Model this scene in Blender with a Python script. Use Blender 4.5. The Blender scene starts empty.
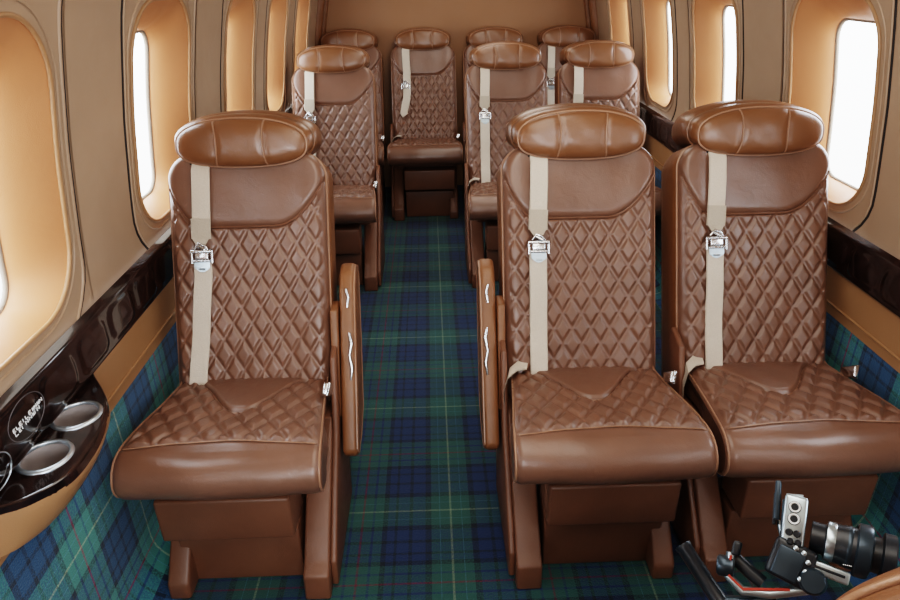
import bpy, bmesh, math, random
from mathutils import Vector, Matrix
random.seed(4)
C = bpy.context.scene.collection
PI = math.pi
sin, cos = math.sin, math.cos

# ------------------------------------------------------------------ materials
def new_mat(name):
    m = bpy.data.materials.new(name); m.use_nodes = True
    nt = m.node_tree; nt.nodes.clear()
    out = nt.nodes.new('ShaderNodeOutputMaterial')
    b = nt.nodes.new('ShaderNodeBsdfPrincipled')
    nt.links.new(b.outputs[0], out.inputs[0])
    return m, nt, b

def leather(name, col, rough=.38, grain=420, gstr=.12, wr=.25, wscale=9, var=.25, coat=.0):
    m, nt, b = new_mat(name); N = nt.nodes.new; L = nt.links.new
    tc = N('ShaderNodeTexCoord')
    n1 = N('ShaderNodeTexNoise'); n1.inputs['Scale'].default_value = wscale; n1.inputs['Detail'].default_value = 6
    L(tc.outputs['Object'], n1.inputs['Vector'])
    mx = N('ShaderNodeMix'); mx.data_type = 'RGBA'
    mx.inputs[6].default_value = (*[c*(1-var) for c in col], 1)
    mx.inputs[7].default_value = (*[min(1, c*(1+var)) for c in col], 1)
    L(n1.outputs['Fac'], mx.inputs[0]); L(mx.outputs[2], b.inputs['Base Color'])
    v = N('ShaderNodeTexVoronoi'); v.inputs['Scale'].default_value = grain
    L(tc.outputs['Object'], v.inputs['Vector'])
    bp = N('ShaderNodeBump'); bp.inputs['Strength'].default_value = gstr; bp.inputs['Distance'].default_value = .002
    L(v.outputs['Distance'], bp.inputs['Height'])
    n2 = N('ShaderNodeTexNoise'); n2.inputs['Scale'].default_value = wscale*2.4; n2.inputs['Detail'].default_value = 4
    n2.inputs['Distortion'].default_value = 1.2
    L(tc.outputs['Object'], n2.inputs['Vector'])
    b2 = N('ShaderNodeBump'); b2.inputs['Strength'].default_value = wr; b2.inputs['Distance'].default_value = .01
    L(n2.outputs['Fac'], b2.inputs['Height']); L(bp.outputs[0], b2.inputs['Normal']); L(b2.outputs[0], b.inputs['Normal'])
    rr = N('ShaderNodeMapRange'); rr.inputs[3].default_value = rough-.08; rr.inputs[4].default_value = rough+.1
    L(n2.outputs['Fac'], rr.inputs[0]); L(rr.outputs[0], b.inputs['Roughness'])
    b.inputs['Coat Weight'].default_value = coat; b.inputs['Coat Roughness'].default_value = .25
    return m

def plain(name, col, rough=.5, metal=0, bump=0, scale=60, emit=0):
    m, nt, b = new_mat(name); N = nt.nodes.new; L = nt.links.new
    tc = N('ShaderNodeTexCoord'); n1 = N('ShaderNodeTexNoise'); n1.inputs['Scale'].default_value = scale
    L(tc.outputs['Object'], n1.inputs['Vector'])
    mx = N('ShaderNodeMix'); mx.data_type = 'RGBA'
    mx.inputs[6].default_value = (*[c*.88 for c in col], 1); mx.inputs[7].default_value = (*[min(1, c*1.12) for c in col], 1)
    L(n1.outputs['Fac'], mx.inputs[0]); L(mx.outputs[2], b.inputs['Base Color'])
    b.inputs['Roughness'].default_value = rough; b.inputs['Metallic'].default_value = metal
    if bump:
        bp = N('ShaderNodeBump'); bp.inputs['Strength'].default_value = bump; bp.inputs['Distance'].default_value = .003
        L(n1.outputs['Fac'], bp.inputs['Height']); L(bp.outputs[0], b.inputs['Normal'])
    return m

GREEN = (.018, .078, .068); NAVY = (.008, .026, .085); BLACK = (.003, .008, .018)
YEL = (.17, .22, .15); RED = (.13, .015, .035); SKY = (.05, .15, .19)
def tartan(name, ax1, ax2, off1, off2, period=.5, gain=1.0, GREEN=GREEN, NAVY=NAVY):
    m, nt, b = new_mat(name); N = nt.nodes.new; L = nt.links.new
    tc = N('ShaderNodeTexCoord'); sp = N('ShaderNodeSeparateXYZ'); L(tc.outputs['Object'], sp.inputs[0])
    half = [(0, YEL), (.0022, GREEN), (.030, SKY), (.0315, GREEN), (.055, BLACK), (.072, NAVY), (.108, BLACK), (.118, NAVY), (.150, BLACK),
            (.158, NAVY), (.178, BLACK), (.192, GREEN), (.215, NAVY), (.222, GREEN), (.247, RED)]
    def sett(ax, off):
        a = N('ShaderNodeMath'); a.operation = 'ADD'; a.inputs[1].default_value = -off + 50*period
        L(sp.outputs[ax], a.inputs[0])
        d = N('ShaderNodeMath'); d.operation = 'DIVIDE'; d.inputs[1].default_value = period; L(a.outputs[0], d.inputs[0])
        f = N('ShaderNodeMath'); f.operation = 'FRACT'; L(d.outputs[0], f.inputs[0])
        g = N('ShaderNodeMath'); g.operation = 'PINGPONG'; g.inputs[1].default_value = .5; L(f.outputs[0], g.inputs[0])
        r = N('ShaderNodeValToRGB'); r.color_ramp.interpolation = 'CONSTANT'
        els = r.color_ramp.elements
        while len(els) > 1: els.remove(els[-1])
        for i, (p, c) in enumerate(half):
            e = els[0] if i == 0 else els.new(min(.999, p/.25*1.0))
            e.position = min(.999, p/.25); e.color = (*[x*gain for x in c], 1)
        s = N('ShaderNodeMath'); s.operation = 'MULTIPLY'; s.inputs[1].default_value = 2
        L(g.outputs[0], s.inputs[0]); L(s.outputs[0], r.inputs[0])
        return r
    r1 = sett(ax1, off1); r2 = sett(ax2, off2)
    nz = N('ShaderNodeTexNoise'); nz.inputs['Scale'].default_value = 260; nz.inputs['Detail'].default_value = 2
    L(tc.outputs['Object'], nz.inputs['Vector'])
    mr = N('ShaderNodeMapRange'); mr.inputs[1].default_value = .35; mr.inputs[2].default_value = .65
    mr.inputs[3].default_value = .2; mr.inputs[4].default_value = .8
    L(nz.outputs['Fac'], mr.inputs[0])
    mx = N('ShaderNodeMix'); mx.data_type = 'RGBA'; L(mr.outputs[0], mx.inputs[0])
    L(r1.outputs[0], mx.inputs[6]); L(r2.outputs[0], mx.inputs[7]); L(mx.outputs[2], b.inputs['Base Color'])
    b.inputs['Roughness'].default_value = .95
    bp = N('ShaderNodeBump'); bp.inputs['Strength'].default_value = .6; bp.inputs['Distance'].default_value = .004
    L(nz.outputs['Fac'], bp.inputs['Height']); L(bp.outputs[0], b.inputs['Normal'])
    b.inputs['Sheen Weight'].default_value = .15
    return m

def burl(name):
    m, nt, b = new_mat(name); N = nt.nodes.new; L = nt.links.new
    tc = N('ShaderNodeTexCoord'); v = N('ShaderNodeTexNoise'); v.inputs['Scale'].default_value = 14
    v.inputs['Detail'].default_value = 5; v.inputs['Distortion'].default_value = 2
    L(tc.outputs['Object'], v.inputs['Vector'])
    r = N('ShaderNodeValToRGB'); r.color_ramp.elements[0].position = .35; r.color_ramp.elements[1].position = .7
    r.color_ramp.elements[0].color = (.007, .003, .003, 1); r.color_ramp.elements[1].color = (.030, .014, .012, 1)
    L(v.outputs['Fac'], r.inputs[0]); L(r.outputs[0], b.inputs['Base Color'])
    b.inputs['Roughness'].default_value = .16; b.inputs['Coat Weight'].default_value = .6; b.inputs['Coat Roughness'].default_value = .05
    return m

M = dict(
    seat=leather('seat_leather', (.168, .079, .047), rough=.36, coat=.15),
    quilt=leather('quilted_leather', (.158, .079, .051), rough=.34, wr=.15, coat=.3),
    head=leather('headrest_leather', (.180, .077, .034), rough=.33, wr=.12, coat=.35),
    piping=leather('piping_leather', (.30, .165, .105), rough=.3, wr=.05),
    trim=leather('apron_leather', (.155, .068, .038), rough=.42, wr=.08),
    shell=leather('shell_leather', (.20, .085, .036), rough=.4, wr=.1),
    panel=leather('wall_panel_leather', (.385, .262, .178), rough=.42, grain=600, gstr=.08, wr=.07, wscale=4, var=.12),
    reveal=leather('window_reveal_leather', (.47, .21, .095), rough=.5, grain=600, gstr=.1, wr=.08, wscale=5, var=.1),
    strip=leather('tan_strip_leather', (.33, .18, .09), rough=.4, wr=.08, wscale=4, var=.1),
    bulk=leather('bulkhead_leather', (.30, .150, .070), rough=.5, wr=.08, wscale=3, var=.1),
    ceiling=leather('ceiling_leather', (.50, .38, .27), rough=.6, wr=.05, wscale=3, var=.05),
    belt=plain('belt_webbing', (.56, .49, .41), rough=.75, bump=.25, scale=300),
    belt2=plain('belt_end_webbing', (.42, .36, .29), rough=.75, bump=.25, scale=300),
    steel=plain('brushed_steel', (.72, .74, .76), rough=.22, metal=1),
    cup=plain('satin_aluminium', (.62, .70, .76), rough=.3, metal=1),
    cupin=plain('cup_interior', (.36, .32, .31), rough=.4, metal=.3),
    darkgap=plain('dark_groove', (.018, .012, .010), rough=.8),
    seal=plain('window_seal', (.30, .25, .20), rough=.6),
    wood=burl('dark_glossy_burl'),
    floor=tartan('tartan_carpet', 0, 1, .029, 1.405, gain=.9),
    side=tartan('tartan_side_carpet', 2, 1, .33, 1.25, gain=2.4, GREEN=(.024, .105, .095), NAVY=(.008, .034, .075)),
    blackpl=plain('black_plastic', (.010, .014, .020), rough=.35),
    greypl=plain('dark_grey_metal', (.045, .065, .085), rough=.3, metal=.6),
    silver=plain('silver_alloy', (.50, .60, .66), rough=.28, metal=.9),
    lensglass=plain('lens_front_glass', (.01, .01, .02), rough=.05),
    redst=plain('red_stripe', (.45, .05, .03), rough=.4),
    white=plain('white_print', (.80, .83, .85), rough=.5),
    ring=plain('grey_outline', (.10, .095, .10), rough=.4),
)
def pane_mat():
    m, nt, b = new_mat('window_glass'); out = [n for n in nt.nodes if n.type == 'OUTPUT_MATERIAL'][0]
    nt.nodes.remove(b)
    t = nt.nodes.new('ShaderNodeBsdfTransparent'); g = nt.nodes.new('ShaderNodeBsdfGlossy'); g.inputs['Roughness'].default_value = .03
    x = nt.nodes.new('ShaderNodeMixShader'); x.inputs[0].default_value = .04
    nt.links.new(t.outputs[0], x.inputs[1]); nt.links.new(g.outputs[0], x.inputs[2]); nt.links.new(x.outputs[0], out.inputs[0])
    return m
M['glass'] = pane_mat()

# ------------------------------------------------------------------ mesh helpers
class MB:
    def __init__(s): s.v = []; s.f = []
    def add(s, vs, fs, mat=None):
        o = len(s.v)
        s.v += [tuple(mat @ Vector(v)) if mat else tuple(v) for v in vs]
        s.f += [tuple(i+o for i in f) for f in fs]; return s
    def grid(s, nx, ny, fn, closeu=False, flip=False):
        vs = [fn(i/nx, j/ny) for j in range(ny+1) for i in range(nx+(0 if closeu else 1))]
        w = nx if closeu else nx+1; fs = []
        for j in range(ny):
            for i in range(nx):
                a = j*w+i; b_ = j*w+(i+1) % w if closeu else a+1
                q = (a, b_, b_+w, a+w)
                fs.append(q[::-1] if flip else q)
        return s.add(vs, fs)
    def tube(s, pts, r, closed=False, n=8, cap=True, flat=1.0):
        pts = [Vector(p) for p in pts]; N = len(pts); vs = []; fs = []
        up = None
        for i, p in enumerate(pts):
            a = pts[(i-1) % N] if closed or i > 0 else p
            b = pts[(i+1) % N] if closed or i < N-1 else p
            t = (b-a).normalized()
            if up is None:
                up = Vector((0, 0, 1)) if abs(t.z) < .9 else Vector((1, 0, 0))
            u = (up - t*up.dot(t)).normalized(); up = u; w = t.cross(u)
            rr = r[i] if isinstance(r, (list, tuple)) else r
            for k in range(n):
                an = 2*PI*k/n; vs.append(p + u*cos(an)*rr*flat + w*sin(an)*rr)
        M_ = N if closed else N-1
        for i in range(M_):
            for k in range(n):
                a = i*n+k; b = i*n+(k+1) % n; j = ((i+1) % N)*n
                fs.append((a, b, j+(k+1) % n, j+k))
        if cap and not closed:
            fs.append(tuple(range(n))[::-1]); fs.append(tuple((N-1)*n+k for k in range(n)))
        return s.add(vs, fs)
    def box(s, c, d, bev=.004, seg=3, mat=None, taper=None):
        bm = bmesh.new(); bmesh.ops.create_cube(bm, size=1)
        for v in bm.verts: v.co = Vector((v.co.x*d[0], v.co.y*d[1], v.co.z*d[2]))
        if taper: 
            for v in bm.verts: taper(v.co)
        if bev: bmesh.ops.bevel(bm, geom=bm.edges[:], offset=min(bev, min(d)*.48), segments=seg, affect='EDGES', profile=.5)
        for v in bm.verts:
            co = v.co if not mat else mat @ v.co
            v.co = co + Vector(c)
        bm.verts.index_update()
        s.add([tuple(v.co) for v in bm.verts], [tuple(v.index for v in f.verts) for f in bm.faces]); bm.free(); return s
    def hexa(s, pts, bev=.006, seg=3):
        # 8 points: bottom 4 (ccw) then top 4
        bm = bmesh.new(); vs = [bm.verts.new(p) for p in pts]
        for f in ((3, 2, 1, 0), (4, 5, 6, 7), (0, 1, 5, 4), (1, 2, 6, 5), (2, 3, 7, 6), (3, 0, 4, 7)): bm.faces.new([vs[i] for i in f])
        bmesh.ops.recalc_face_normals(bm, faces=bm.faces)
        if bev: bmesh.ops.bevel(bm, geom=bm.edges[:], offset=bev, segments=seg, affect='EDGES', profile=.5)
        bm.verts.index_update()
        s.add([tuple(v.co) for v in bm.verts], [tuple(v.index for v in f.verts) for f in bm.faces]); bm.free(); return s
    def prism(s, outline, x0, x1, bev=.006, seg=3):
        # outline in (y,z), extruded along x
        bm = bmesh.new(); a = [bm.verts.new((x0, y, z)) for y, z in outline]; b = [bm.verts.new((x1, y, z)) for y, z in outline]
        n = len(a); bm.faces.new(a); bm.faces.new(b[::-1])
        for i in range(n): bm.faces.new((a[i], b[i], b[(i+1) % n], a[(i+1) % n]))
        bmesh.ops.recalc_face_normals(bm, faces=bm.faces)
        if bev: bmesh.ops.bevel(bm, geom=bm.edges[:], offset=bev, segments=seg, affect='EDGES', profile=.5)
        bm.verts.index_update()
        s.add([tuple(v.co) for v in bm.verts], [tuple(v.index for v in f.verts) for f in bm.faces]); bm.free(); return s
    def lathe(s, prof, n=40, mat=None):
        # prof (r, h) along +z
        vs = []; fs = []
        for r, h in prof:
            for k in range(n): a = 2*PI*k/n; vs.append((r*cos(a), r*sin(a), h))
        for j in range(len(prof)-1):
            for k in range(n): a = j*n+k; b = j*n+(k+1) % n; fs.append((a, b, b+n, a+n))
        return s.add(vs, fs, mat)
    def xf(s, m):
        s.v = [tuple(m @ Vector(v)) for v in s.v]; return s
    def mesh(s, name, mat, smooth=True, recalc=False):
        me = bpy.data.meshes.new(name); me.from_pydata(s.v, [], s.f); me.materials.append(mat)
        if recalc:
            bm = bmesh.new(); bm.from_mesh(me); bmesh.ops.recalc_face_normals(bm, faces=bm.faces); bm.to_mesh(me); bm.free()
        me.update()
        for p in me.polygons: p.use_smooth = smooth
        if smooth:
            try: me.set_sharp_from_angle(angle=math.radians(50))
            except Exception: pass
        return me
    def build(s, name, mat, parent=None, smooth=True, recalc=False):
        return link(name, s.mesh(name, mat, smooth, recalc), parent)

def link(name, me, parent=None):
    o = bpy.data.objects.new(name, me); C.objects.link(o)
    if parent: o.parent = parent
    return o
def tag(o, label=None, cat=None, group=None, kind=None):
    if label: o['label'] = label
    if cat: o['category'] = cat
    if group: o['group'] = group
    if kind: o['kind'] = kind
    return o
def empty(name, loc=(0, 0, 0), rz=0):
    o = bpy.data.objects.new(name, None); C.objects.link(o); o.location = loc; o.rotation_euler = (0, 0, rz)
    o.empty_display_size = .1; return o
def sm(x): x = max(0, min(1, x)); return x*x*(3-2*x)

# ------------------------------------------------------------------ cabin shell
CX = .19
def hw(z):           # half width of the cabin liner at height z
    pts = [(-.1, .94), (.755, .94), (.9, .925), (1.09, .897), (1.27, .86), (1.36, .838), (1.5, .77), (1.62, .68), (1.72, .55), (1.78, .40), (1.80, .2), (1.80, .0)]
    for (a, b), (c, d) in zip(pts, pts[1:]):
        if z <= c: return b+(d-b)*(z-a)/(c-a)
    return 0
def HW(z): return (hw(z-.04)+hw(z)*2+hw(z+.04))/4 if z > .72 else .94
YF, YB = -1.1, 4.6
WY = [.27, 1.035, 1.80, 2.585, 3.25, 3.925]
WB = [-.10, .655, 1.435, 2.205, 2.92, 3.59, 4.27]   # panel boundaries around them
def rrect(hw_, z0, z1, r, n=96, yc=0, sq=2.0):
    """points (y,z) on a rounded rectangle, ccw, evenly by perimeter, starting mid bottom"""
    zc = (z0+z1)/2; hh = (z1-z0)/2; segs = []
    def arc(cx, cz, a0):
        return [(cx+r*cos(a0+PI/2*k/16), cz+r*sin(a0+PI/2*k/16)) for k in range(17)]
    P = [(0, -hh)]+arc(hw_-r, -hh+r, -PI/2)+arc(hw_-r, hh-r, 0)+arc(-hw_+r, hh-r, PI/2)+arc(-hw_+r, -hh+r, PI)+[(0, -hh)]
    L_ = [0]
    for a, b in zip(P, P[1:]): L_.append(L_[-1]+math.hypot(b[0]-a[0], b[1]-a[1]))
    out = []; j = 0
    for k in range(n):
        t = L_[-1]*k/n
        while L_[j+1] < t-1e-9: j += 1
        d = L_[j+1]-L_[j]; u = (t-L_[j])/d if d > 1e-9 else 0
        out.append((yc+P[j][0]+(P[j+1][0]-P[j][0])*u, zc+P[j][1]+(P[j+1][1]-P[j][1])*u))
    return out
Z0, Z1 = .745, 1.50
OP = dict(hw_=.205, z0=.795, z1=1.34, r=.13)
GL = dict(hw_=.130, z0=.818, z1=1.262, r=.055)
wn = 0
for side, sname in ((-1, 'left'), (1, 'right')):
    X = lambda z, off=0: CX+side*(HW(z)+off)
    wb = MB(); n = 96
    for wi, yc in enumerate(WY):
        a, b = WB[wi]-.004, WB[wi+1]+.004
        inner = rrect(n=n, yc=yc, **OP)
        outer = []
        for (y, z) in rrect(n=n, yc=yc, **OP):
            # project from the opening centre out to the panel rectangle
            cz = 1.07; dy, dz = y-yc, z-cz
            tt = []
            if dy > 1e-9: tt.append((b-yc)/dy)
            if dy < -1e-9: tt.append((a-yc)/dy)
            if dz > 1e-9: tt.append((Z1-cz)/dz)
            if dz < -1e-9: tt.append((Z0-cz)/dz)
            t = min(tt); outer.append((yc+dy*t, cz+dz*t))
        # snap nearest to the 4 corners
        for cy, cz in ((a, Z0), (b, Z0), (a, Z1), (b, Z1)):
            k = min(range(n), key=lambda q: (outer[q][0]-cy)**2+(outer[q][1]-cz)**2); outer[k] = (cy, cz)
        def fn(u, v, inner=inner, outer=outer):
            i = int(round(u*n)) % n
            y = inner[i][0]*(1-v)+outer[i][0]*v; z = inner[i][1]*(1-v)+outer[i][1]*v
            return (X(z), y, z)
        wb.grid(n, 14, fn, closeu=True, flip=(side > 0))
        # the window: reveal liner, seal, pane
        wn += 1
        rb = MB(); g_in = rrect(n=n, yc=yc, **GL); DEPTH = .09
        def rv(u, v, inner=inner, g_in=g_in):
            i = int(round(u*n)) % n
            e = 1-(1-v)**1.6; w = v
            y = inner[i][0]*(1-e)+g_in[i][0]*e; z = inner[i][1]*(1-e)+g_in[i][1]*e
            zz = inner[i][1]
            return (X(zz, 0)*(1-w)+X(g_in[i][1], DEPTH)*w, y, z)
        rb.grid(n, 10, rv, closeu=True, flip=(side < 0))
        # outer light-proof collar
        w = rb.build('window_%d' % wn, M['reveal']); tag(w, kind='structure')
        lip = MB().tube([(X(z, -.002), y, z) for y, z in inner], .0045, closed=True, n=8).build('rim_piping', M['strip'], w)
        pl = [(X(z, -.001), y, z) for y, z in rrect(n=n, yc=yc, hw_=.226, z0=.775, z1=1.365, r=.15)]
        MB().tube(pl, .0028, closed=True, n=6).build('stitched_seam', M['panel'], w)
        MB().tube([(X(z, DEPTH), y, z) for y, z in rrect(n=n, yc=yc, hw_=.130, z0=.818, z1=1.262, r=.055)], .006, closed=True, n=8).build('seal', M['seal'], w)
        gp = rrect(n=n, yc=yc, hw_=.133, z0=.815, z1=1.265, r=.055)
        pm = MB().grid(n, 6, lambda u, v: (lambda y, z: (X(z, DEPTH+.004), y, z))(yc+(gp[int(round(u*n)) % n][0]-yc)*v, 1.04+(gp[int(round(u*n)) % n][1]-1.04)*v), closeu=True); pm.build('pane', M['glass'], w)
    # plain liner fore and aft of the windows + ceiling slope
    for a, b in ((YF, WB[0]), (WB[-1], YB)):
        # panels overlap a little so no daylight shows at the joints
        wb.grid(2, 24, lambda u, v: (X(Z0+(Z1-Z0)*v), a+(b-a)*u, Z0+(Z1-Z0)*v), flip=(side > 0))
    w = wb.build('wall_'+sname, M['panel'], recalc=False); tag(w, kind='structure')
    # dark seams and piping of the surround panels, following the curve of the liner
    sb = MB(); pb = MB()
    for yc in WY:
        for s2 in (-1, 1):
            y = yc+s2*.252
            zz = [.75+(1.5-.75)*k/24 for k in range(25)]
            yy = [y - s2*.06*max(0, (.86-z)/.11)**2 for z in zz]
            sb.tube([(X(z, .0005), q, z) for z, q in zip(zz, yy)], .0035, n=6)
            pb.tube([(X(z, -.001), q-s2*.008, z) for z, q in zip(zz, yy)], .0035, n=6)
    t = sb.build('trim_%d' % (1 if side < 0 else 2), M['darkgap'], w); 
    t = pb.build('panel_piping', M['panel'], w)
    for y0, y1 in zip(WY, WY[1:]):
        a, b = y0+.262, y1-.262
        MB().grid(4, 30, lambda u, v: (X(.757+.743*v, -.0022), a+(b-a)*u, .757+.743*v), flip=(side > 0)).build('pillar_panel', M['panel'], w)
    # tan strip + carpeted lower side wall
    lb = MB().grid(2, 4, lambda u, v: (CX+side*.938, YF+(YB-YF)*u, .50+.14*v), flip=(side > 0))
    t = lb.build('trim_%d' % (3 if side < 0 else 4), M['strip']); tag(t, kind='structure')
    def low(u, v):
        # fillet into the floor then vertical
        if v < .4: a = v/.4*PI/2; p = (.94-.10+.10*sin(a), .10-.10*cos(a))
        else: p = (.94, .10+(.53-.10)*(v-.4)/.6)
        return (CX+side*p[0], YF+(YB-YF)*u, p[1])
    lw = MB().grid(30, 20, low, flip=(side > 0)).build('baseboard_'+sname, M['side']); tag(lw, kind='structure')
    MB().tube([(CX+side*.937, YF, .531), (CX+side*.937, YB, .531)], .004, n=8).build('edge_piping', M['strip'], lw)
    # dark glossy rail with raised relief
    rl = MB()
    def rail(u, v):
        y = YF+(YB-YF)*u; z = .625+.130*v
        x = .932-.014*min(1, sin(PI*v)*3)
        k = (y*7.0) % 1.0
        d = abs(k-.5)*2
        vv = (v-.5)*2
        e = math.sqrt((d/.85)**4+(vv/.62)**4)
        x -= .0035*sm((1-e)*6)
        return (CX+side*x, y, z)
    rl.grid(900, 26, rail, flip=(side > 0))
    r = rl.build('trim_%d' % (5 if side < 0 else 6), M['wood']); tag(r, kind='structure')

# ceiling
cb = MB()
def ceil(u, v):
    a = (v-.5)*2; w = .77
    x = a*w; 
    z = 1.80-.30*abs(a)**3.2
    return (CX+x, YF+(YB-YF)*u, z)
cb.grid(4, 48, ceil); tag(cb.build('ceiling', M['ceiling']), kind='structure')
# floor
fb = MB().box((CX, (YF+YB)/2, -.01), (1.90, YB-YF+.1, .02), bev=0); tag(fb.build('floor', M['floor'], smooth=False), kind='structure')
# bulkhead and corner trims
bb = MB().box((CX, YB+.02, .92), (1.92, .04, 1.84), bev=0); tag(bb.build('wall_back', M['bulk'], smooth=False), kind='structure')
tag(MB().box((CX, YF-.02, .92), (1.92, .04, 1.84), bev=0).build('wall_front', M['ceiling'], smooth=False), kind='structure')
k = 7
for side in (-1, 1):
    tb = MB(); zz = [.76+(1.5-.76)*i/20 for i in range(21)]
    tb.tube([(CX+side*(HW(z)-.004), 4.50, z) for z in zz], .035, n=12)
    tb.tube([(CX+side*(HW(z)-.03), 4.585, z) for z in zz], .022, n=12)
    t = tb.build('trim_%d' % k, M['shell']); tag(t, kind='structure'); k += 1
    db = MB().tube([(CX+side*(HW(z)-.012), 4.545, z) for z in zz], .016, n=8); db.build('shadow_gap', M['darkgap'], t)

# ------------------------------------------------------------------ the seat
BO = Vector((0, .344, .425)); BT = math.radians(22.7)      # back plane origin and recline
def back_mat(tilt=BT):
    # local (u, v, n): u across, v up the back, n towards the sitter (-y)
    V = Vector((0, sin(tilt), cos(tilt))); Nn = Vector((0, -cos(tilt), sin(tilt)))
    m = Matrix.Identity(4)
    m.col[0] = (1, 0, 0, 0); m.col[1] = (*V, 0); m.col[2] = (*Nn, 0); m.col[3] = (*(BO-Nn*.034), 1)
    return m
def diamonds(x, y, px, py):
    a = x/px+y/py; b = x/px-y/py
    da = abs(a-round(a)); db = abs(b-round(b))
    return da, db
def puff(d, s=.11): return 1-math.exp(-(d/s)**2)
def yoke(x):   # v of the yoke seam at x
    t = max(0, (x-.065)/.140) if x > 0 else max(0, (-x-.112)/.093)
    return .408+.120*min(1, t)**2.1
def quilt_h(x, y, px, py, amp, welt):
    da, db = diamonds(x, y, px, py); m = min(da, db)
    # puffed pillow between double stitch lines with a fine raised welt
    return amp*puff(m, .13)+welt*math.exp(-(m/.035)**2)

def back_pad():
    mb = MB(); W = .204; V0, V1 = -.06, .60; nx, ny = 170, 250
    def fn(a, b):
        # warp the rectangle to rounded top corners
        v = V0+(V1-V0)*b; R = .07
        w = W
        if v > V1-R: w = W-R+math.sqrt(max(0, R*R-(v-(V1-R))**2))
        s = 2*a-1
        x = s*w
        de = min(W-abs(x) if v < V1-R else (R-math.hypot(max(0, abs(x)-(W-R)), v-(V1-R))) if abs(x) > W-R else V1-v, V1-v)
        de = max(0, de); r = .022
        e = 1 if de > r else math.sqrt(max(0, 1-(1-de/r)**2))
        n = .012+.026*e
        # bolster swell on the sides, gentle hollow mid back
        n += .006*math.exp(-((abs(x)-.16)/.04)**2)-.004*math.exp(-(x/.1)**2-((v-.25)/.2)**2)
        yv = yoke(x); dv = yv-v
        mask = sm(dv/.008)*sm((W-abs(x)-.010)/.012)
        n += mask*quilt_h(x, v+.012, .0505, .083, .0072, .0018)
        n += (1-sm(dv/.008))*.006*(1-math.exp(-(max(0, -dv)/.012)**2))
        n -= .004*math.exp(-(dv/.004)**2)
        # lumpy leather
        n += .0012*sin(x*31+v*17)*sin(v*23-x*9)
        return (x, v, n)
    mb.grid(nx, ny, fn); mb.xf(back_mat()); return mb.mesh('backrest_pad', M['quilt'])
def outline_back(W, V0, V1, R, n, k=14):
    P = [(-W, V0)]
    P += [(-W, V0+(V1-R-V0)*i/20) for i in range(1, 20)]
    P += [(-W+R-R*cos(PI/2*i/k), V1-R+R*sin(PI/2*i/k)) for i in range(k+1)]
    P += [(W-R+R*sin(PI/2*i/k), V1-R+R*cos(PI/2*i/k)) for i in range(k+1)]
    P += [(W, V0+(V1-R-V0)*(20-i)/20) for i in range(1, 20)]+[(W, V0)]
    return [(x, v, n) for x, v in P]
def back_shell():
    mb = MB()
    rings = [(.203, .012), (.207, .004), (.209, -.01), (.2085, -.04), (.208, -.08), (.204, -.105), (.190, -.12), (.10, -.125), (.02, -.125)]
    outs = [outline_back(w, -.09, .60-(.207-w)*.6, min(.07, w*.9), n_) for w, n_ in rings]
    n = len(outs[0])
    vs = [p for o in outs for p in o]; fs = []
    for j in range(len(outs)-1):
        for i in range(n-1): a = j*n+i; fs.append((a, a+n, a+n+1, a+1))
    mb.add(vs, fs); mb.xf(back_mat()); return mb.mesh('backrest_shell', M['shell'])
def pip_back():
    mb = MB(); mb.tube(outline_back(.2045, -.05, .6, .07, .016), .0030, n=7)
    mb.xf(back_mat()); return mb.mesh('piping', M['piping'])
def pip_yoke():
    pts = []
    for i in range(81):
        x = -.198+.396*i/80; pts.append((x, yoke(x), .0405 if abs(x) < .19 else .036))
    mb = MB().tube(pts, .0024, n=6); mb.xf(back_mat()); return mb.mesh('yoke_seam', M['seat'])

# headrest
HT = math.radians(13); HH = .060
def head_mat():
    V = Vector((0, sin(HT), cos(HT))); Nn = Vector((0, -cos(HT), sin(HT)))
    m = Matrix.Identity(4); m.col[0] = (1, 0, 0, 0); m.col[1] = (*V, 0); m.col[2] = (*Nn, 0); m.col[3] = (0, .562, 1.000, 1)
    return m
def stad(hw_, hh, k, p=2.6):
    a = 2*PI*k; c, s = cos(a), sin(a)
    # rounded ends with a gently arched top edge
    x = hw_*math.copysign(abs(c)**(2/2.15), c); y = hh*math.copysign(abs(s)**(2/2.7), s)
    return x, y
def pil_z(x, y, hw_=.164, hh=.060):
    r = (abs(x)/hw_)**2.15+(abs(y)/hh)**2.7
    return .004+.030*max(0, 1-r)**.42
def head_pillow():
    mb = MB(); n, m = 96, 26
    def fn(u, v):
        x, y = stad(.164, .060, u); r = sin(v*PI/2)
        x *= r; y *= r
        z = pil_z(x, y)
        for sx in (-.058, .058): z -= .0035*math.exp(-((x-sx*(1+.12*(y/.06)**2))/.006)**2)
        z += .0008*sin(x*60)*sin(y*80+x*20)
        y += .006*(1-(x/.168)**2)
        return (x, y, z)
    mb.grid(n, m, lambda u, v: fn(u, max(.002, v)), closeu=True)
    mb.xf(head_mat()); return mb.mesh('headrest_pillow', M['head'])
def arch(x, y): return y+.006*(1-min(1, (x/.168)**2))
def head_pip():
    mb = MB()
    mb.tube([(lambda x, y: (x, arch(x, y), .006))(*stad(.165, HH+.001, k/90)) for k in range(90)], .0028, closed=True, n=8)
    for s in (-1, 1):
        pts = []
        for i in range(25):
            y = -.057+.114*i/24; x = s*.058*(1+.12*(y/.06)**2); pts.append((x, arch(x, y), pil_z(x, y)-.0015))
        mb.tube(pts, .0022, n=6)
    mb.xf(head_mat()); return mb.mesh('piping', M['piping'])
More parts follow.
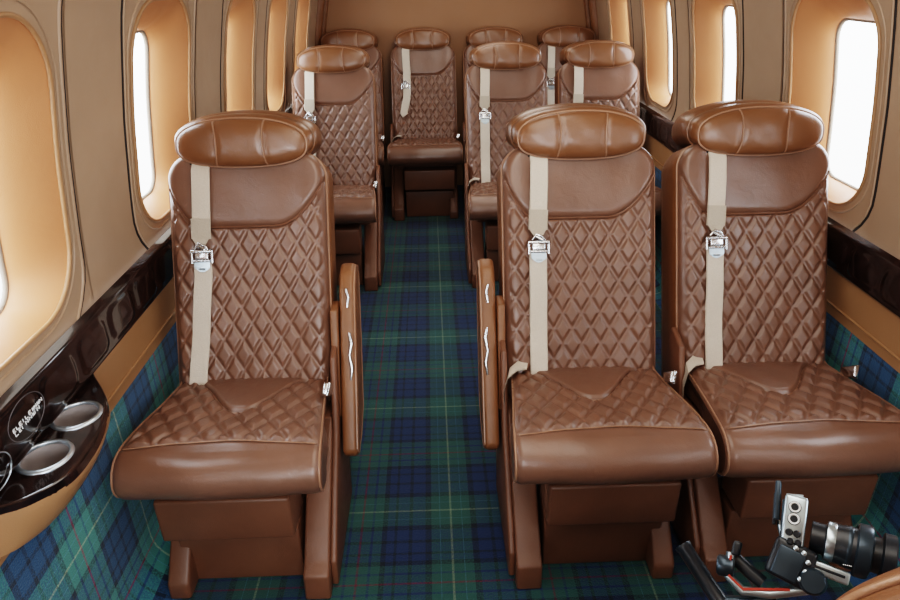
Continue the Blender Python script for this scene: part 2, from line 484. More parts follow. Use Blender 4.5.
def head_body():
    mb = MB(); n = 96
    prof = [(.0, .90, .95), (.004, .985, 1.03), (-.002, 1.02, 1.08), (-.014, 1.055, 1.11), (-.030, 1.075, 1.13), (-.036, 1.06, 1.11), (-.042, 1.085, 1.15), (-.07, 1.10, 1.19), (-.10, 1.105, 1.21), (-.13, 1.10, 1.20), (-.155, 1.07, 1.12), (-.17, .98, .95), (-.177, .8, .65), (-.18, .4, .3), (-.18, .01, .01)]
    def fn(u, v):
        j = min(len(prof)-1, int(round(v*(len(prof)-1)))); z, sx, sy = prof[j]
        x, y = stad(.166*sx, .056*sy, u); return (x, arch(x, y)+(sy-1)*.085, z)
    mb.grid(n, len(prof)-1, fn, closeu=True, flip=True)
    mb.xf(head_mat()); return mb.mesh('headrest_body', M['head'], recalc=True)
def head_body_pip():
    mb = MB(); mb.tube([(lambda x, y: (x, arch(x, y)+.0098, -.036))(*stad(.166*1.068, .056*1.12, k/90)) for k in range(90)], .0032, closed=True, n=7)
    mb.xf(head_mat()); return mb.mesh('piping', M['head'])
def head_stem():
    mb = MB().box((0, .655, .955), (.12, .05, .09), bev=.01); return mb.mesh('headrest_stem', M['shell'])

# seat cushion: profile in (y,z), s from the lower front edge round to the rear
CP = [(.045, .345), (.010, .350), (-.020, .366), (-.034, .395), (-.028, .425), (-.006, .450), (.03, .463), (.08, .464), (.14, .458), (.20, .450), (.27, .440), (.33, .430), (.37, .418), (.385, .39), (.38, .35)]
def cspl(t):
    n = len(CP)-1; f = t*n; i = min(n-1, int(f)); u = f-i
    p0 = CP[max(0, i-1)]; p1 = CP[i]; p2 = CP[i+1]; p3 = CP[min(n, i+2)]
    return tuple(.5*((2*p1[k])+(-p0[k]+p2[k])*u+(2*p0[k]-5*p1[k]+4*p2[k]-p3[k])*u*u+(-p0[k]+3*p1[k]-3*p2[k]+p3[k])*u**3) for k in (0, 1))
def cw(y): return .226-.030*sm((y+.03)/.38)
def tongue(x):  # front limit (y) of the smooth rear tongue
    t = abs(x+.0)/.155
    return .185+.145*sm((t-.05)/.95)
def cush_pt(u, t, extra=0):
    y, z = cspl(t); y2, z2 = cspl(min(1, t+.01)); y1, z1 = cspl(max(0, t-.01))
    ty, tz = y2-y1, z2-z1; l = math.hypot(ty, tz); ny, nz = -tz/l, ty/l
    if ny*ny+nz*nz < .5: ny, nz = 0, 1
    W = cw(y); x = u*W; de = W-abs(x); r = .020
    e = 1 if de > r else math.sqrt(max(0, 1-(1-de/r)**2))
    h = -.014*(1-e)+extra
    bow = .012*math.cos(u*PI/2)*sm((.06-y)/.06)         # front roll bows forward in the middle
    top = sm((t-.42)/.06)*sm((.93-t)/.06)
    if top > 0:
        fr = .028+.022*math.cos(u*PI/2)
        tg = tongue(x)
        mask = sm((y-fr)/.008)*sm((tg-y)/.008)*sm((de-.010)/.012)
        h += mask*quilt_h(x+.0, y+.01, .060, .088, .0085, .0015)
        h -= .0035*math.exp(-((y-fr)/.004)**2)*sm((de-.004)/.01)
        h -= .006*math.exp(-((y-tg)/.005)**2)*sm((.16-abs(x))/.01)
        if y > tg: h += .007*sm((y-tg)/.014)
        h -= .010*math.exp(-(x/.12)**2-((y-.17)/.09)**2)
    h += .0012*sin(x*37+y*11)*sin(y*29+x*7)
    return (x, y-bow+ny*h, z+nz*h)
def cushion_mesh():
    mb = MB(); nx, ny = 150, 190
    mb.grid(nx, ny, lambda a, b: cush_pt(2*a-1, b))
    # side walls
    for s in (-1, 1):
        rim = [cush_pt(s, k/60) for k in range(61)]
        ctr = (s*.20, .17, .385)
        inn = [((p[0]*.985), p[1]*.82+ctr[1]*.18, p[2]*.80+ctr[2]*.20) for p in rim]
        inn2 = [(p[0]*.97, p[1]*.3+ctr[1]*.7, p[2]*.3+ctr[2]*.7) for p in rim]
        vs = rim+inn+inn2; n = 61; fs = []
        for j in range(2):
            for i in range(n-1): a = j*n+i; q = (a, a+1, a+1+n, a+n); fs.append(q if s > 0 else q[::-1])
        mb.add(vs, fs)
        mb.add([ctr]+inn2, [((0, i+1, i+2) if s > 0 else (0, i+2, i+1)) for i in range(n-1)])
    # underside
    mb.add([(-.215, .04, .346), (.215, .04, .346), (.195, .38, .352), (-.195, .38, .352)], [(3, 2, 1, 0)])
    return mb.mesh('seat_cushion', M['quilt'])
def cushion_pip(side):
    mb = MB()
    mb.tube([cush_pt(side*.985, .03+.88*k/70, .0012) for k in range(71)], .0026, n=7)
    return mb.mesh('piping', M['piping'])
def cushion_seams():
    mb = MB()
    # front seam and tongue seam as fine welts on the surface
    def at(x, y):
        lo, hi = .40, .95
        for _ in range(24):
            mid = (lo+hi)/2
            if cspl(mid)[0] < y: lo = mid
            else: hi = mid
        return cush_pt(x/cw(y), lo, .0028)
    mb.tube([at(-.21+.42*k/60, .028+.022*cos((-.21+.42*k/60)/.22*PI/2)) for k in range(61)], .0016, n=6)
    mb.tube([at(-.15+.30*k/60, tongue(-.15+.30*k/60)) for k in range(61)], .0022, n=6)
    return mb.mesh('seam', M['piping'])

def apron(s):
    mb = MB()
    mb.box((s*-.022, .080, .250), (.313, .12, .125), bev=.008)
    mb.box((.0, .24, .33), (.36, .26, .06), bev=.01)
    return mb.mesh('front_apron', M['trim'])
def lower_box(s):
    mb = MB(); mb.box((s*-.02, .135, .083), (.30, .13, .166), bev=.006); return mb.mesh('lower_box', M['trim'])
def leg_mesh(s):
    # leather-covered slanted leg: block foot at the front, sloping rail rising to the rear
    mb = MB(); a, b = s*.142, s*.206
    mb.prism([(-.005, .0), (.0, .075), (.030, .095), (.27, .352), (.40, .36), (.40, .30), (.16, .0)], min(a, b), max(a, b), bev=.007)
    return mb.mesh('leg', M['trim'])
def short_leg(s):
    mb = MB(); a, b = s*.142, s*.196
    mb.prism([(.01, .0), (.012, .050), (.035, .075), (.11, .165), (.20, .185), (.22, .0)], min(a, b), max(a, b), bev=.009)
    mb.box((s*.17, .26, .26), (.05, .16, .17), bev=.01)
    return mb.mesh('leg', M['trim'])
def side_panel(s):
    mb = MB(); a, b = s*.2055, s*.222
    mb.prism([(.03, .01), (.035, .085), (.25, .32), (.325, .50), (.40, .52), (.42, .30), (.36, .01)], min(a, b), max(a, b), bev=.006)
    return mb.mesh('side_panel', M['trim'])
def rear_strut(s):
    mb = MB(); mb.hexa([(s*.16, .36, 0), (s*.19, .36, 0), (s*.19, .42, 0), (s*.16, .42, 0), (s*.16, .33, .36), (s*.19, .33, .36), (s*.19, .40, .36), (s*.16, .40, .36)], bev=.004)
    return mb.mesh('rear_strut', M['darkgap'])
BX = -.110
def strap(pts, w, th=.0018, side_x=None):
    """flat webbing through points (x,v,n), width w along x"""
    mb = MB(); P = [Vector(p) for p in pts]; vs = []; fs = []
    for i, p in enumerate(P):
        t = (P[min(i+1, len(P)-1)]-P[max(i-1, 0)]).normalized()
        u = Vector((1, 0, 0)); u = (u-t*u.dot(t)).normalized(); nn = u.cross(t)
        if nn.z < 0: nn = -nn
        for a, b in ((-1, -1), (-.9, 1), (.9, 1), (1, -1)): vs.append(p+u*a*w/2+nn*(b*th if b > 0 else -th))
    for i in range(len(P)-1):
        for k in range(4): a = i*4+k; b = i*4+(k+1) % 4; fs.append((a, b, b+4, a+4))
    fs += [(0, 1, 2, 3), tuple((len(P)-1)*4+k for k in (3, 2, 1, 0))]
    return mb.add(vs, fs)
def belt_upper(dx=0):
    pts = [(BX, .575, .046), (BX, .555, .056), (BX-.001, .50, .058), (BX-.003, .45, .057), (BX-.005, .405, .055)]
    return strap(pts, .047).xf(back_mat()).mesh('upper_webbing', M['belt'])
def belt_end():
    pts = [(BX-.004, .43, .0605), (BX-.005, .40, .0600), (BX-.006, .378, .058)]
    mb = strap(pts, .051); mb.tube([(BX-.03, .428, .0612), (BX+.02, .428, .0612)], .001, n=5)
    # pointed tab
    mb.add([(BX-.028, .379, .060), (BX+.016, .379, .060), (BX+.006, .362, .060), (BX-.018, .362, .060)], [(0, 1, 2, 3)])
    return mb.xf(back_mat()).mesh('belt_tab', M['belt2'])
def belt_lower(end=(-.118, -.02)):
    pts = [(BX-.006, .325, .056), (BX-.006, .28, .055)]
    for k in range(1, 13):
        t = k/12; pts.append((BX-.006+(end[0]-BX+.006)*t, .28+(end[1]-.28)*t, .053+.003*sin(t*9)))
    return strap(pts, .047).xf(back_mat()).mesh('lower_webbing', M['belt'])
def buckle_mesh():
    mb = MB(); x = BX-.005
    R = lambda: None
    # hook loop above, rectangular buckle body below
    mb.tube([(x-.010, .362, .060), (x+.010, .350, .066)], .0045, n=8)
    mb.tube([(x-.018, .352, .062), (x-.006, .366, .064), (x+.010, .360, .064), (x+.016, .350, .062)], .0032, n=8)
    mb.tube([(x-.027, .345, .060), (x+.027, .345, .060)], .0055, n=10)
    mb.tube([(x-.026, .347, .060), (x-.026, .315, .060)], .0035, n=8)
    mb.tube([(x+.026, .347, .060), (x+.026, .315, .060)], .0035, n=8)
    mb.tube([(x-.022, .321, .063), (x+.022, .321, .063)], .0035, n=8)
    mb.box((x, .334, .060), (.034, .018, .008), bev=.003)
    return mb.xf(back_mat()).mesh('buckle', M['steel'])
def buckle_plate():
    mb = MB(); x = BX-.005
    pts = [(x-.020+.04*k/16, .304-.012*sin(PI*k/16), .0605) for k in range(17)]
    vs = [(x-.020, .318, .0605), (x+.020, .318, .0605)]+pts[::-1]
    mb.add(vs, [tuple(range(len(vs)))[::-1]])
    mb.tube([(x-.008, .300, .0612), (x+.008, .300, .0612)], .0025, n=6)
    return mb.xf(back_mat()).mesh('buckle_plate', M['silver'])
def belt_slot():
    mb = MB().box((BX, .572, .0445), (.062, .010, .006), bev=.002); mb.xf(back_mat()); return mb.mesh('belt_slot', M['darkgap'])
def lap_buckle():
    mb = MB(); m = Matrix.Rotation(math.radians(-35), 4, 'X') @ Matrix.Rotation(math.radians(12), 4, 'Y')
    mb.box((.205, .255, .452), (.014, .060, .030), bev=.004, mat=m)
    mb.box((.2105, .245, .458), (.010, .030, .036), bev=.004, mat=m)
    mb.tube([(.205, .275, .435), (.207, .30, .40), (.207, .31, .37)], .006, n=8)
    return mb.mesh('lap_buckle', M['steel'])
def lap_strap():
    mb = MB()
    P = [(-.150, .338, .452), (-.178, .325, .456), (-.203, .305, .447), (-.215, .29, .415), (-.214, .285, .38)]
    vs = []; fs = []
    for i, p in enumerate(P):
        vs += [(p[0]+.006, p[1]+.020, p[2]+.003), (p[0]-.004, p[1]-.028, p[2]+.003)]
    for i in range(len(P)-1): fs.append((2*i, 2*i+1, 2*i+3, 2*i+2))
    mb.add(vs, fs); mb.add([(a, b, c-.003) for a, b, c in vs], [f[::-1] for f in fs])
    return mb.mesh('lap_strap', M['belt'])
def armrest(s):
    # armrest folded upright beside the backrest
    mb = MB(); x0, x1 = s*.228, s*.270
    out = [(.235, .26), (.33, .44), (.44, .64), (.475, .675), (.515, .685), (.555, .665), (.565, .63), (.50, .46), (.42, .28), (.33, .24), (.25, .235)]
    mb.prism(out, min(x0, x1), max(x0, x1), bev=.012, seg=4); return mb.mesh('armrest', M['shell'])
AO = [(.24, .27), (.335, .44), (.445, .64), (.48, .67), (.515, .678), (.55, .66), (.558, .63), (.495, .46), (.415, .285), (.33, .248), (.255, .245)]
def arm_pipe(s):
    mb = MB(); mb.tube([(s*.2685, y, z) for y, z in AO], .003, closed=True, n=6); return mb.mesh('armrest_piping', M['piping'])
def arm_trim(s):
    mb = MB(); x = s*.266
    mb.tube([(x-s*.018, .435, .645), (x-s*.012, .425, .625), (x-s*.016, .415, .60)], .004, n=8)
    return mb.mesh('armrest_clip', M['steel'])
def arm_latch(s):
    mb = MB(); x = s*.266
    mb.tube([(x-s*.012, .378, .545), (x-s*.006, .366, .52), (x-s*.012, .352, .49), (x-s*.006, .338, .46), (x-s*.010, .325, .43)], [.003, .006, .004, .006, .003], n=8)
    return mb.mesh('armrest_latch', M['steel'])
def arm_link(s):
    mb = MB(); x0, x1 = s*.205, s*.226
    mb.prism([(.30, .33), (.40, .60), (.46, .60), (.44, .45), (.40, .30)], min(x0, x1), max(x0, x1), bev=.005); return mb.mesh('armrest_bracket', M['shell'])

def hang_strap():   # the loose belt of one rear seat
    pts = [(BX, .575, .046), (BX, .555, .056), (BX, .50, .058), (BX+.004, .42, .06), (BX+.004, .33, .058), (BX, .26, .06), (BX-.014, .20, .064), (BX-.022, .165, .062), (BX-.010, .150, .066)]
    return strap(pts, .048).xf(back_mat()).mesh('upper_webbing', M['belt'])

S = dict(pad=back_pad(), shell=back_shell(), pipb=pip_back(), pipy=pip_yoke(), hp=head_pillow(), hpp=head_pip(), hb=head_body(), hbp=head_body_pip(), stem=head_stem(),
         cush=cushion_mesh(), cpipL=cushion_pip(-1), cpipR=cushion_pip(1), cseam=cushion_seams(),  stL=rear_strut(-1), stR=rear_strut(1),
         bu=belt_upper(), be=belt_end(), bl=belt_lower(), bk=buckle_mesh(), bp=buckle_plate(), slot=belt_slot(), lapb=lap_buckle(), laps=lap_strap(), hang=hang_strap(),
         blL=belt_lower((-.146, -.02)))
for s, n in ((-1, 'L'), (1, 'R')):
    S['arm'+n] = armrest(s); S['armt'+n] = arm_trim(s); S['armp'+n] = arm_pipe(s); S['armh'+n] = arm_latch(s); S['apron'+n] = apron(s); S['low'+n] = lower_box(s); S['leg'+n] = leg_mesh(s); S['short'+n] = short_leg(s); S['side'+n] = side_panel(s); S['armk'+n] = arm_link(s)

def seat(loc, label, arm=None, fold=True, belt='full', rz=0, lap=True, upright=0, group='leather cabin seats'):
    t = empty('cabin_seat', loc, rz); tag(t, label, 'seat', group)
    b = link('backrest', S['pad'], t)
    sh = link('backrest_shell', S['shell'], b); link('piping', S['pipb'], b); link('yoke_seam', S['pipy'], b)
    h = link('headrest', S['hb'], t)
    link('headrest_pillow', S['hp'], h); link('piping', S['hpp'], h); link('body_piping', S['hbp'], h); link('stem', S['stem'], h)
    extra = [b, h]
    if belt:
        u = link('shoulder_belt', S['hang'] if belt == 'loose' else S['bu'], t); u['label'] = 'cream webbing shoulder belt'; extra.append(u)
        link('belt_slot', S['slot'], u)
        k = link('buckle', S['bk'], u); k['label'] = 'steel belt buckle'
        if belt != 'loose':
            link('belt_tab', S['be'], u); link('buckle_plate', S['bp'], u)
            link('lower_webbing', S['blL'] if belt == 'slant' else S['bl'], u)
    if upright:
        R = Matrix.Translation(BO) @ Matrix.Rotation(math.radians(upright), 4, 'X') @ Matrix.Translation(-BO)
        for e in extra: e.matrix_local = R
    c = link('seat_cushion', S['cush'], t)
    link('piping', S['cpipL'], c); link('piping', S['cpipR'], c); link('seam', S['cseam'], c)
    T = arm or 'L'; U = 'R' if T == 'L' else 'L'
    link('front_apron', S['apron'+T], t); link('lower_box', S['low'+T], t)
    link('leg', S['leg'+T], t); link('leg', S['short'+U], t); link('side_panel', S['side'+T], t); link('rear_strut', S['stL'], t); link('rear_strut', S['stR'], t)
    o = link('lap_buckle', S['lapb'], t); o['label'] = 'chrome lap belt buckle'
    if lap: o = link('lap_strap', S['laps'], t); o['label'] = 'white lap belt strap'
    if arm and fold:
        a = link('armrest', S['arm'+arm], t); link('piping', S['armp'+arm], a); link('clip', S['armt'+arm], a); link('latch', S['armh'+arm], a); link('bracket', S['armk'+arm], a)
    return t

seat((-.483, 1.12, 0), 'front row brown quilted leather seat left of the aisle, beside the cup holders', 'R', belt='slant', lap=False)
seat((.391, 1.127, 0), 'front row brown quilted leather seat just right of the aisle', 'L')
seat((.862, 1.127, 0), 'front row brown quilted leather seat by the right windows, behind the camera rig')
seat((-.483, 2.869, 0), 'middle row brown leather seat left of the aisle', 'R', False)
seat((.391, 2.869, 0), 'middle row brown leather seat just right of the aisle, its belt buckle showing', 'L', False)
seat((.862, 2.869, 0), 'middle row brown leather seat nearest the right wall, only its upper part showing')
seat((-.506, 3.865, 0), 'rear row brown leather seat nearest the left wall, mostly hidden', None)
seat((-.034, 3.865, 0), 'rear row brown leather seat at the end of the aisle, with a loose hanging belt', None, belt='loose')
seat((.43, 3.865, 0), 'rear row brown leather seat right of the aisle, only headrest and left edge showing', None, belt=None)
seat((.897, 3.865, 0), 'rear row brown leather seat nearest the right wall')
seat((.385, .668, 0), 'nearest brown leather seat, only its headrest top showing in the bottom right corner', None, belt=None, rz=PI, upright=13, lap=False)

# ------------------------------------------------------------------ cup holder ledge on the left wall
led = empty('cup_holder_ledge', (-.75, .9, .60)); tag(led, 'dark glossy ledge with metal cup holders on the left wall', 'ledge')
lo = led.location
XW = -.7485; XO = -.632
def ledge_outline():
    K_ = [(XW, .790), (-.711, .806), (-.685, .818), (-.665, .835), (-.642, .862), (-.630, .897), (-.628, .949), (-.634, 1.0), (-.646, 1.045), (-.661, 1.092), (-.690, 1.138), (-.722, 1.180), (XW, 1.215)]
    P = []
    for i in range(len(K_)-1):
        p0 = K_[max(0, i-1)]; p1 = K_[i]; p2 = K_[i+1]; p3 = K_[min(len(K_)-1, i+2)]
        for q_ in range(4):
            u = q_/4; P.append(tuple(.5*((2*p1[k])+(-p0[k]+p2[k])*u+(2*p0[k]-5*p1[k]+4*p2[k]-p3[k])*u*u+(-p0[k]+3*p1[k]-3*p2[k]+p3[k])*u**3) for k in (0, 1)))
    return P+[K_[-1]]
P = ledge_outline()
def extr(P, z0, z1, bev):
    bm = bmesh.new(); a = [bm.verts.new((x-lo.x, y-lo.y, z0-lo.z)) for x, y in P]; b = [bm.verts.new((x-lo.x, y-lo.y, z1-lo.z)) for x, y in P]
    n = len(P); fb_ = bm.faces.new(a); ft = bm.faces.new(b[::-1])
    for i in range(n): bm.faces.new((a[i], b[i], b[(i+1) % n], a[(i+1) % n]))
    bmesh.ops.recalc_face_normals(bm, faces=bm.faces)
    if bev:
        es = [e for e in bm.edges if all(abs(v.co.z-(z1-lo.z)) < 1e-6 for v in e.verts)]
        bmesh.ops.bevel(bm, geom=es, offset=bev, segments=3, affect='EDGES', profile=.5)
    bmesh.ops.triangulate(bm, faces=[f for f in bm.faces if len(f.verts) > 4])
    bm.verts.index_update(); m = MB(); m.add([tuple(v.co) for v in bm.verts], [tuple(v.index for v in f.verts) for f in bm.faces]); bm.free(); return m
# top with real holes: boolean-free, cups sit in ring cut via bridging is avoided by stacking rims on the top
top = extr(P, .612, .632, .004).build('ledge_top', M['wood'], led)
cups = [(-.700, 1.046), (-.698, .926)]
for i, (x, y) in enumerate(cups):
    cut = MB().lathe([(0.0001, -.09), (.0405, -.09), (.0405, .05), (.0001, .05)], mat=Matrix.Translation((x-lo.x, y-lo.y, .632-lo.z)))
    co = cut.build('cutter', M['wood'], led, recalc=True)
    md = top.modifiers.new('hole', 'BOOLEAN'); md.object = co; md.operation = 'DIFFERENCE'; md.solver = 'EXACT'
    bpy.context.view_layer.update()
    dg = bpy.context.evaluated_depsgraph_get(); ev = top.evaluated_get(dg); nm = bpy.data.meshes.new_from_object(ev)
    top.modifiers.clear(); top.data = nm; bpy.data.objects.remove(co)
    T = Matrix.Translation((x-lo.x, y-lo.y, .632-lo.z))
    rim = MB().lathe([(.0385, -.004), (.0385, .0025), (.0395, .004), (.0425, .0045), (.046, .003), (.0475, .000), (.0465, -.001)], mat=T, n=56).build('cup_holder_rim', M['cup'], led)
    MB().lathe([(.0385, -.002), (.037, -.05), (.036, -.062), (.030, -.066), (.0001, -.066)], mat=T, n=48).build('cup_well', M['cupin'], rim)
for p in top.data.polygons: p.use_smooth = False
# leather skirt under the top
P2 = P
def skirt(u, v):
    n = len(P2)-1; f = u*n; i = min(n-1, int(f)); q = f-i
    a, b = P2[i], P2[i+1]; x = a[0]+(b[0]-a[0])*q; y = a[1]+(b[1]-a[1])*q
    o = .005*sin(u*PI)**.3*sin(v*PI)**.5
    inw = 1-v; cy = 1.0
    xx = x - (x-XW)*(.42*inw**1.2)+o; yy = cy+(y-cy)*(1+.06*inw)
    return (xx-lo.x, yy-lo.y, .535+.080*v-lo.z)
MB().grid(60, 10, skirt).build('leather_skirt', M['strip'], led, recalc=False)
# bright edge line where the ledge meets the rail
MB().tube([(XW+.002-lo.x, .80-lo.y, .6325-lo.z), (XW+.002-lo.x, 1.19-lo.y, .6325-lo.z)], .0013, n=6).build('edge_strip', M['cup'], led)

# round plate with slanted white lettering on the rail above the ledge
pl = empty('rail_emblem', (-.735, .95, .69)); tag(pl, 'round outline with slanted white lettering on the dark left rail', 'emblem')
XR = -.7245
def onrail(y, z): return (XR+.735, y-.95, z-.69)
MB().tube([onrail(.955+.055*cos(2*PI*k/48), .700+.036*sin(2*PI*k/48)) for k in range(48)], .0009, closed=True, n=6).build('outline_ring', M['ring'], pl)
gl = MB(); random.seed(11)
for row in range(2):
    y = .912+row*.002
    while y < .998-row*.006:
        wd = random.choice((.006, .008, .010)); z = .6885+(y-.912)*.04+(2-row)*.0085-.010
        h = .0065; st = random.choice('NIHLE')
        def bar(y0, z0, y1, z1): gl.tube([onrail(y0, z0), onrail(y1, z1)], .0010, n=4)
        bar(y, z, y, z+h)
        if st in 'NH': bar(y+wd*.7, z, y+wd*.7, z+h)
        if st == 'N': bar(y, z+h, y+wd*.7, z)
        if st == 'H': bar(y, z+h/2, y+wd*.7, z+h/2)
        if st in 'LE': bar(y, z, y+wd*.7, z)
        if st == 'E': bar(y, z+h, y+wd*.6, z+h); bar(y, z+h/2, y+wd*.5, z+h/2)
        y += wd+.0015
gl.build('lettering', M['white'], pl)
MB().tube([onrail(.845+.040*cos(2*PI*k/40), .667+.030*sin(2*PI*k/40)) for k in range(40)], .0014, closed=True, n=6).build('small_ring', M['cup'], pl)

# ------------------------------------------------------------------ camera on a handheld gimbal, standing on the facing seat
rig = empty('camera_gimbal')
RM = Matrix(((.87479, .45361, .17023, .456), (-.44255, .60507, .66185, .6083), (.19722, -.65431, .73005, .7322), (0, 0, 0, 1)))
rig.matrix_world = RM
tag(rig, 'black camera with long lens on a grey gimbal with a red stripe', 'camera')
K = .00118
def q(px, py, d=0):
    x = (px-790)*.001118
    return Vector((x, d, (130*x-(py-530))/823))
def rmat(deg, c): return Matrix.Translation(c) @ Matrix.Rotation(math.radians(deg), 4, 'Y')
def rbox(cpx, cpy, w, h, dep, deg=0, d=0, bev=.003):
    return MB().box((0, 0, 0), (w*K, dep, h*K), bev=bev).xf(rmat(deg, q(cpx, cpy, d)))
body = rbox(791, 562, 42, 42, .060, 20, .0, .006).build('camera_body', M['blackpl'], rig)
rbox(788, 563, 26, 32, .004, 20, -.031, .002).build('rear_screen', M['greypl'], body)
bt = MB()
for bx, by in ((804, 553), (808, 562), (805, 571), (800, 578), (796, 548)): bt.lathe([(.0001, 0), (.003, 0), (.003, -.003), (.0001, -.004)], n=14, mat=Matrix.Translation(q(bx, by, -.030)) @ Matrix.Rotation(PI/2, 4, 'X') @ Matrix.Scale(-1, 4))
bt.build('rear_button', M['silver'], body)
topm = rbox(794, 523, 23, 58, .055, 6, .0, .004).build('top_plate', M['silver'], rig)
tp = MB()
for bx, by, r in ((795, 507, .0075), (794, 519, .0075), (789, 532, .0045), (797, 534, .0045), (790, 541, .004), (798, 543, .004)):
    tp.lathe([(.0001, -.006), (r*.8, -.006), (r, -.004), (r, 0)], n=24, mat=Matrix.Translation(q(bx, by, -.028)) @ Matrix.Rotation(-PI/2, 4, 'X') @ Matrix.Scale(1, 4))
dl = tp.build('dial', M['blackpl'], topm, recalc=True)
rg = MB()
for bx, by, r in ((795, 507, .0075), (794, 519, .0075)): rg.tube([q(bx, by, -.0345)+Vector((r*.75*cos(a*PI/10), 0, r*.75*sin(a*PI/10))) for a in range(20)], .0012, closed=True, n=6)
rg.build('dial_ring', M['white'], dl)
# hot shoe loop at the top
hs = MB().tube([q(787, 494, -.02), q(803, 496, -.02), q(804, 503, -.02), q(788, 502, -.02)], .0022, closed=True, n=6)
hs.build('hot_shoe', M['silver'], topm)
rbox(784, 520, 6, 44, .05, 4, .0, .002).build('side_rail', M['greypl'], topm)
scr = rbox(777, 499, 6, 42, .050, 3, .0, .002).build('flip_screen', M['greypl'], rig)
rbox(774, 508, 3, 34, .046, 3, .0, .001).build('screen_face', M['blackpl'], scr)
MB().tube([q(779, 520), q(783, 540), q(780, 556)], .004, n=8).build('strap_lug', M['silver'], rig)
# lens, axis pointing right and slightly down
ax = math.radians(9)
LM = Matrix.Translation(q(811, 536, .0)) @ Matrix.Rotation(PI/2+ax, 4, 'Y') @ Matrix.Diagonal((.92, .92, .84, 1))
lp = [(.0001, 0), (.021, 0), (.021, .018), (.0255, .020), (.0265, .040), (.0275, .042), (.0285, .060), (.031, .062), (.031, .066)]
lens = MB().lathe(lp, n=44, mat=LM).build('lens', M['blackpl'], rig)
MB().lathe([(.0312, .058), (.0355, .0600), (.0360, .072), (.0345, .077), (.026, .080)], n=44, mat=LM).build('focus_ring', M['greypl'], lens)
MB().lathe([(.0262, .020), (.0268, .022), (.0268, .030), (.0262, .032)], n=44, mat=LM).build('mount_ring', M['silver'], lens)
MB().lathe([(.0235, .070), (.0235, .090), (.0315, .092), (.0320, .106), (.0295, .108), (.0001, .105)], n=44, mat=LM).build('lens_hood', M['blackpl'], lens)
MB().lathe([(.0280, .047), (.0286, .049), (.0286, .0515), (.0280, .0535)], n=44, mat=LM).build('zoom_ring_line', M['greypl'], lens)
mk = MB()
for k_ in range(4): mk.box((0, 0, 0), (.0028, .001, .0022), bev=0, mat=Matrix.Rotation(ax, 4, 'Y'))
mk2 = MB()
for i in range(5): mk2.tube([q(841+i*1.8, 563+i*.35, -.029), q(842+i*1.8, 563.2+i*.35, -.029)], .0007, n=4)
mk2.build('lens_marking', M['white'], lens)
# mounting plate, motors, arms
plate = rbox(826, 570, 42, 13, .032, 13, -.006, .002).build('mounting_plate', M['silver'], rig)
rbox(828, 570, 30, 3, .0335, 13, -.006, .001).build('plate_slot', M['blackpl'], plate)
mm = Matrix.Translation(q(812, 580, -.03)) @ Matrix.Rotation(-PI/2, 4, 'X')
MB().lathe([(.0001, -.004), (.013, -.004), (.016, .0), (.016, .040), (.0001, .042)], n=36, mat=mm).build('tilt_motor', M['greypl'], rig)
arm = MB().tube([q(728, 553, -.01), q(726, 578, -.01), q(741, 592, -.01), q(770, 594, -.01), q(812, 588, -.01)], .0062, n=10).build('gimbal_arm', M['silver'], rig)
MB().tube([q(728, 556, -.0165), q(727, 577, -.0165), q(742, 590, -.0165), q(790, 589, -.0165)], .0018, n=6).build('red_stripe', M['redst'], arm)
MB().lathe([(.0001, 0), (.011, 0), (.0135, .003), (.0135, .012), (.012, .016), (.012, .020), (.0001, .020)], n=32, mat=Matrix.Translation(q(713, 566, -.01)) @ Matrix.Rotation(PI/2, 4, 'Y')).build('roll_motor', M['greypl'], rig)
rbox(734, 549, 9, 16, .018, 12, -.01, .003).build('clamp', M['blackpl'], rig)
MB().tube([q(733, 560), q(750, 575), q(762, 584)], .009, n=10).build('cable_guard', M['blackpl'], rig)
# side grip bar with capped end
g0, g1 = q(672, 546, -.0), q(716, 604, -.0)
grip = MB().tube([g0, g0+(g1-g0)*.06, g0+(g1-g0)*.08, g0+(g1-g0)*.92, g1], [.0118, .0118, .0108, .0108, .0118], n=28).build('side_grip', M['blackpl'], rig)
MB().tube([g0-(g1-g0)*.01, g0+(g1-g0)*.01], .0095, n=28).build('grip_cap', M['greypl'], grip)
# main column down to the seat cushion (world vertical)
inv = RM.inverted()
top_p = q(752, 604, 0); wtop = RM @ top_p
foot = Vector((wtop.x, wtop.y-.02, .484))
col_ = MB().tube([top_p, inv @ (foot+Vector((0, 0, .04))), inv @ foot], [.015, .016, .02], n=24).build('handle_column', M['blackpl'], rig)
MB().tube([q(716, 604), top_p, q(775, 597)], .008, n=10).build('cross_bar', M['greypl'], rig)
for k in range(3):
    a = 2*PI*k/3+.5
    MB().tube([inv @ (foot+Vector((0, 0, .03))), inv @ (foot+Vector((.07*cos(a), .07*sin(a), .004)))], .005, n=8).build('tripod_leg', M['blackpl'], rig)

# ------------------------------------------------------------------ light
w = bpy.data.worlds.new('sky'); bpy.context.scene.world = w; w.use_nodes = True
nt = w.node_tree; bg = nt.nodes['Background']; bg.inputs[1].default_value = 1
tc = nt.nodes.new('ShaderNodeTexCoord'); sp = nt.nodes.new('ShaderNodeSeparateXYZ'); nt.links.new(tc.outputs['Generated'], sp.inputs[0])
cr = nt.nodes.new('ShaderNodeValToRGB'); mr = nt.nodes.new('ShaderNodeMapRange'); mr.inputs[1].default_value = -1; mr.inputs[2].default_value = 1
nt.links.new(sp.outputs[2], mr.inputs[0]); nt.links.new(mr.outputs[0], cr.inputs[0])
cr.color_ramp.elements[0].position = .30; cr.color_ramp.elements[0].color = (.38, .37, .36, 1)
cr.color_ramp.elements[1].position = .58; cr.color_ramp.elements[1].color = (.84, .93, 1, 1)
vm = nt.nodes.new('ShaderNodeVectorMath'); vm.operation = 'SCALE'; vm.inputs['Scale'].default_value = 9
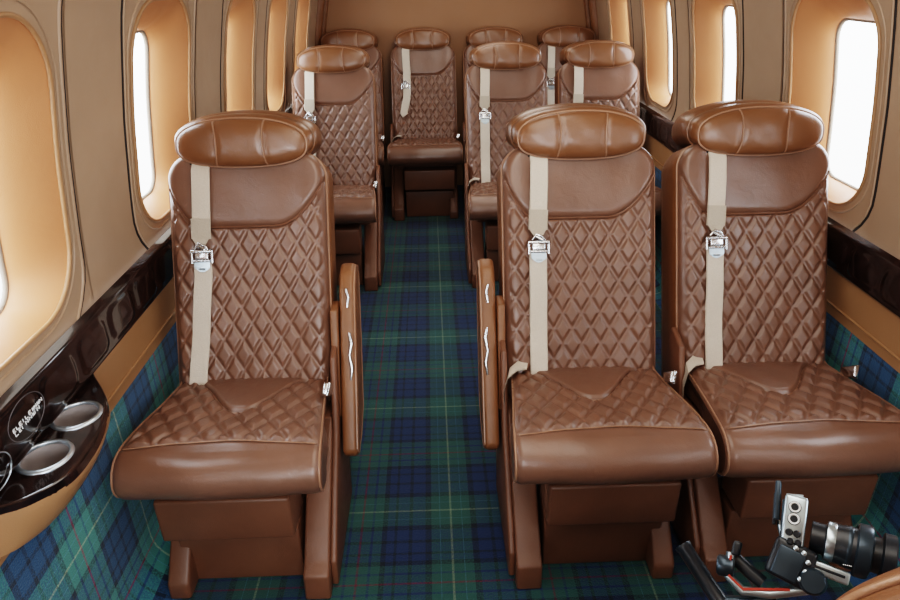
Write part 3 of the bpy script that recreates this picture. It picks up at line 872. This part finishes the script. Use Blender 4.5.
nt.links.new(cr.outputs[0], vm.inputs[0]); nt.links.new(vm.outputs[0], bg.inputs[0])
def area(name, loc, tgt, sx, sy, energy, col=(1, 1, 1), portal=False, spread=PI):
    l = bpy.data.lights.new(name, 'AREA'); l.shape = 'RECTANGLE'; l.size = sx; l.size_y = sy; l.energy = energy; l.color = col; l.spread = spread
    if portal: l.cycles.is_portal = True
    o = bpy.data.objects.new(name, l); C.objects.link(o); o.location = loc
    o.rotation_euler = (Vector(tgt)-Vector(loc)).to_track_quat('-Z', 'Z').to_euler(); return o
for side in (-1, 1):
    for yc in WY:
        x = CX+side*(.90+.13)
        area('window_portal', (x, yc, 1.045), (CX, yc, 1.045), .30, .48, 1, portal=True)
area('cockpit_fill', (CX, YF+.05, 1.25), (CX, 2, .7), 1.3, .6, 30, (.90, .95, 1))  # unseen fill lamp added in place of daylight from the cockpit windows
area('ceiling_fill', (CX, 1.0, 1.70), (CX, 1.3, 0), .5, 1.6, 9, (1, .93, .84))  # unseen overhead lamp added as ambient fill for the cabin
area('ceiling_fill', (CX, 3.2, 1.70), (CX, 3.2, 0), .5, 2.0, 8, (1, .93, .84))  # same added overhead fill for the rear rows

# ------------------------------------------------------------------ camera
cd = bpy.data.cameras.new('camera'); cam = bpy.data.objects.new('camera', cd); C.objects.link(cam)
cd.sensor_fit = 'HORIZONTAL'; cd.sensor_width = 36; cd.lens = 650/900*36; cd.clip_start = .01
p_, y_, r_ = .468, .026, -.015
f = Vector((sin(y_)*cos(p_), cos(y_)*cos(p_), -sin(p_))); rt = Vector((cos(y_), -sin(y_), 0)); up = rt.cross(f)
R_ = rt*cos(r_)+up*sin(r_); U_ = up*cos(r_)-rt*sin(r_)
m = Matrix((R_, U_, -f)).transposed().to_4x4(); m.translation = (0, 0, 1.39); cam.matrix_world = m
sc = bpy.context.scene; sc.camera = cam
sc.view_settings.view_transform = 'Filmic'; sc.view_settings.look = 'High Contrast'; sc.view_settings.exposure = 0.15
sc.cycles.max_bounces = 8; sc.cycles.diffuse_bounces = 5
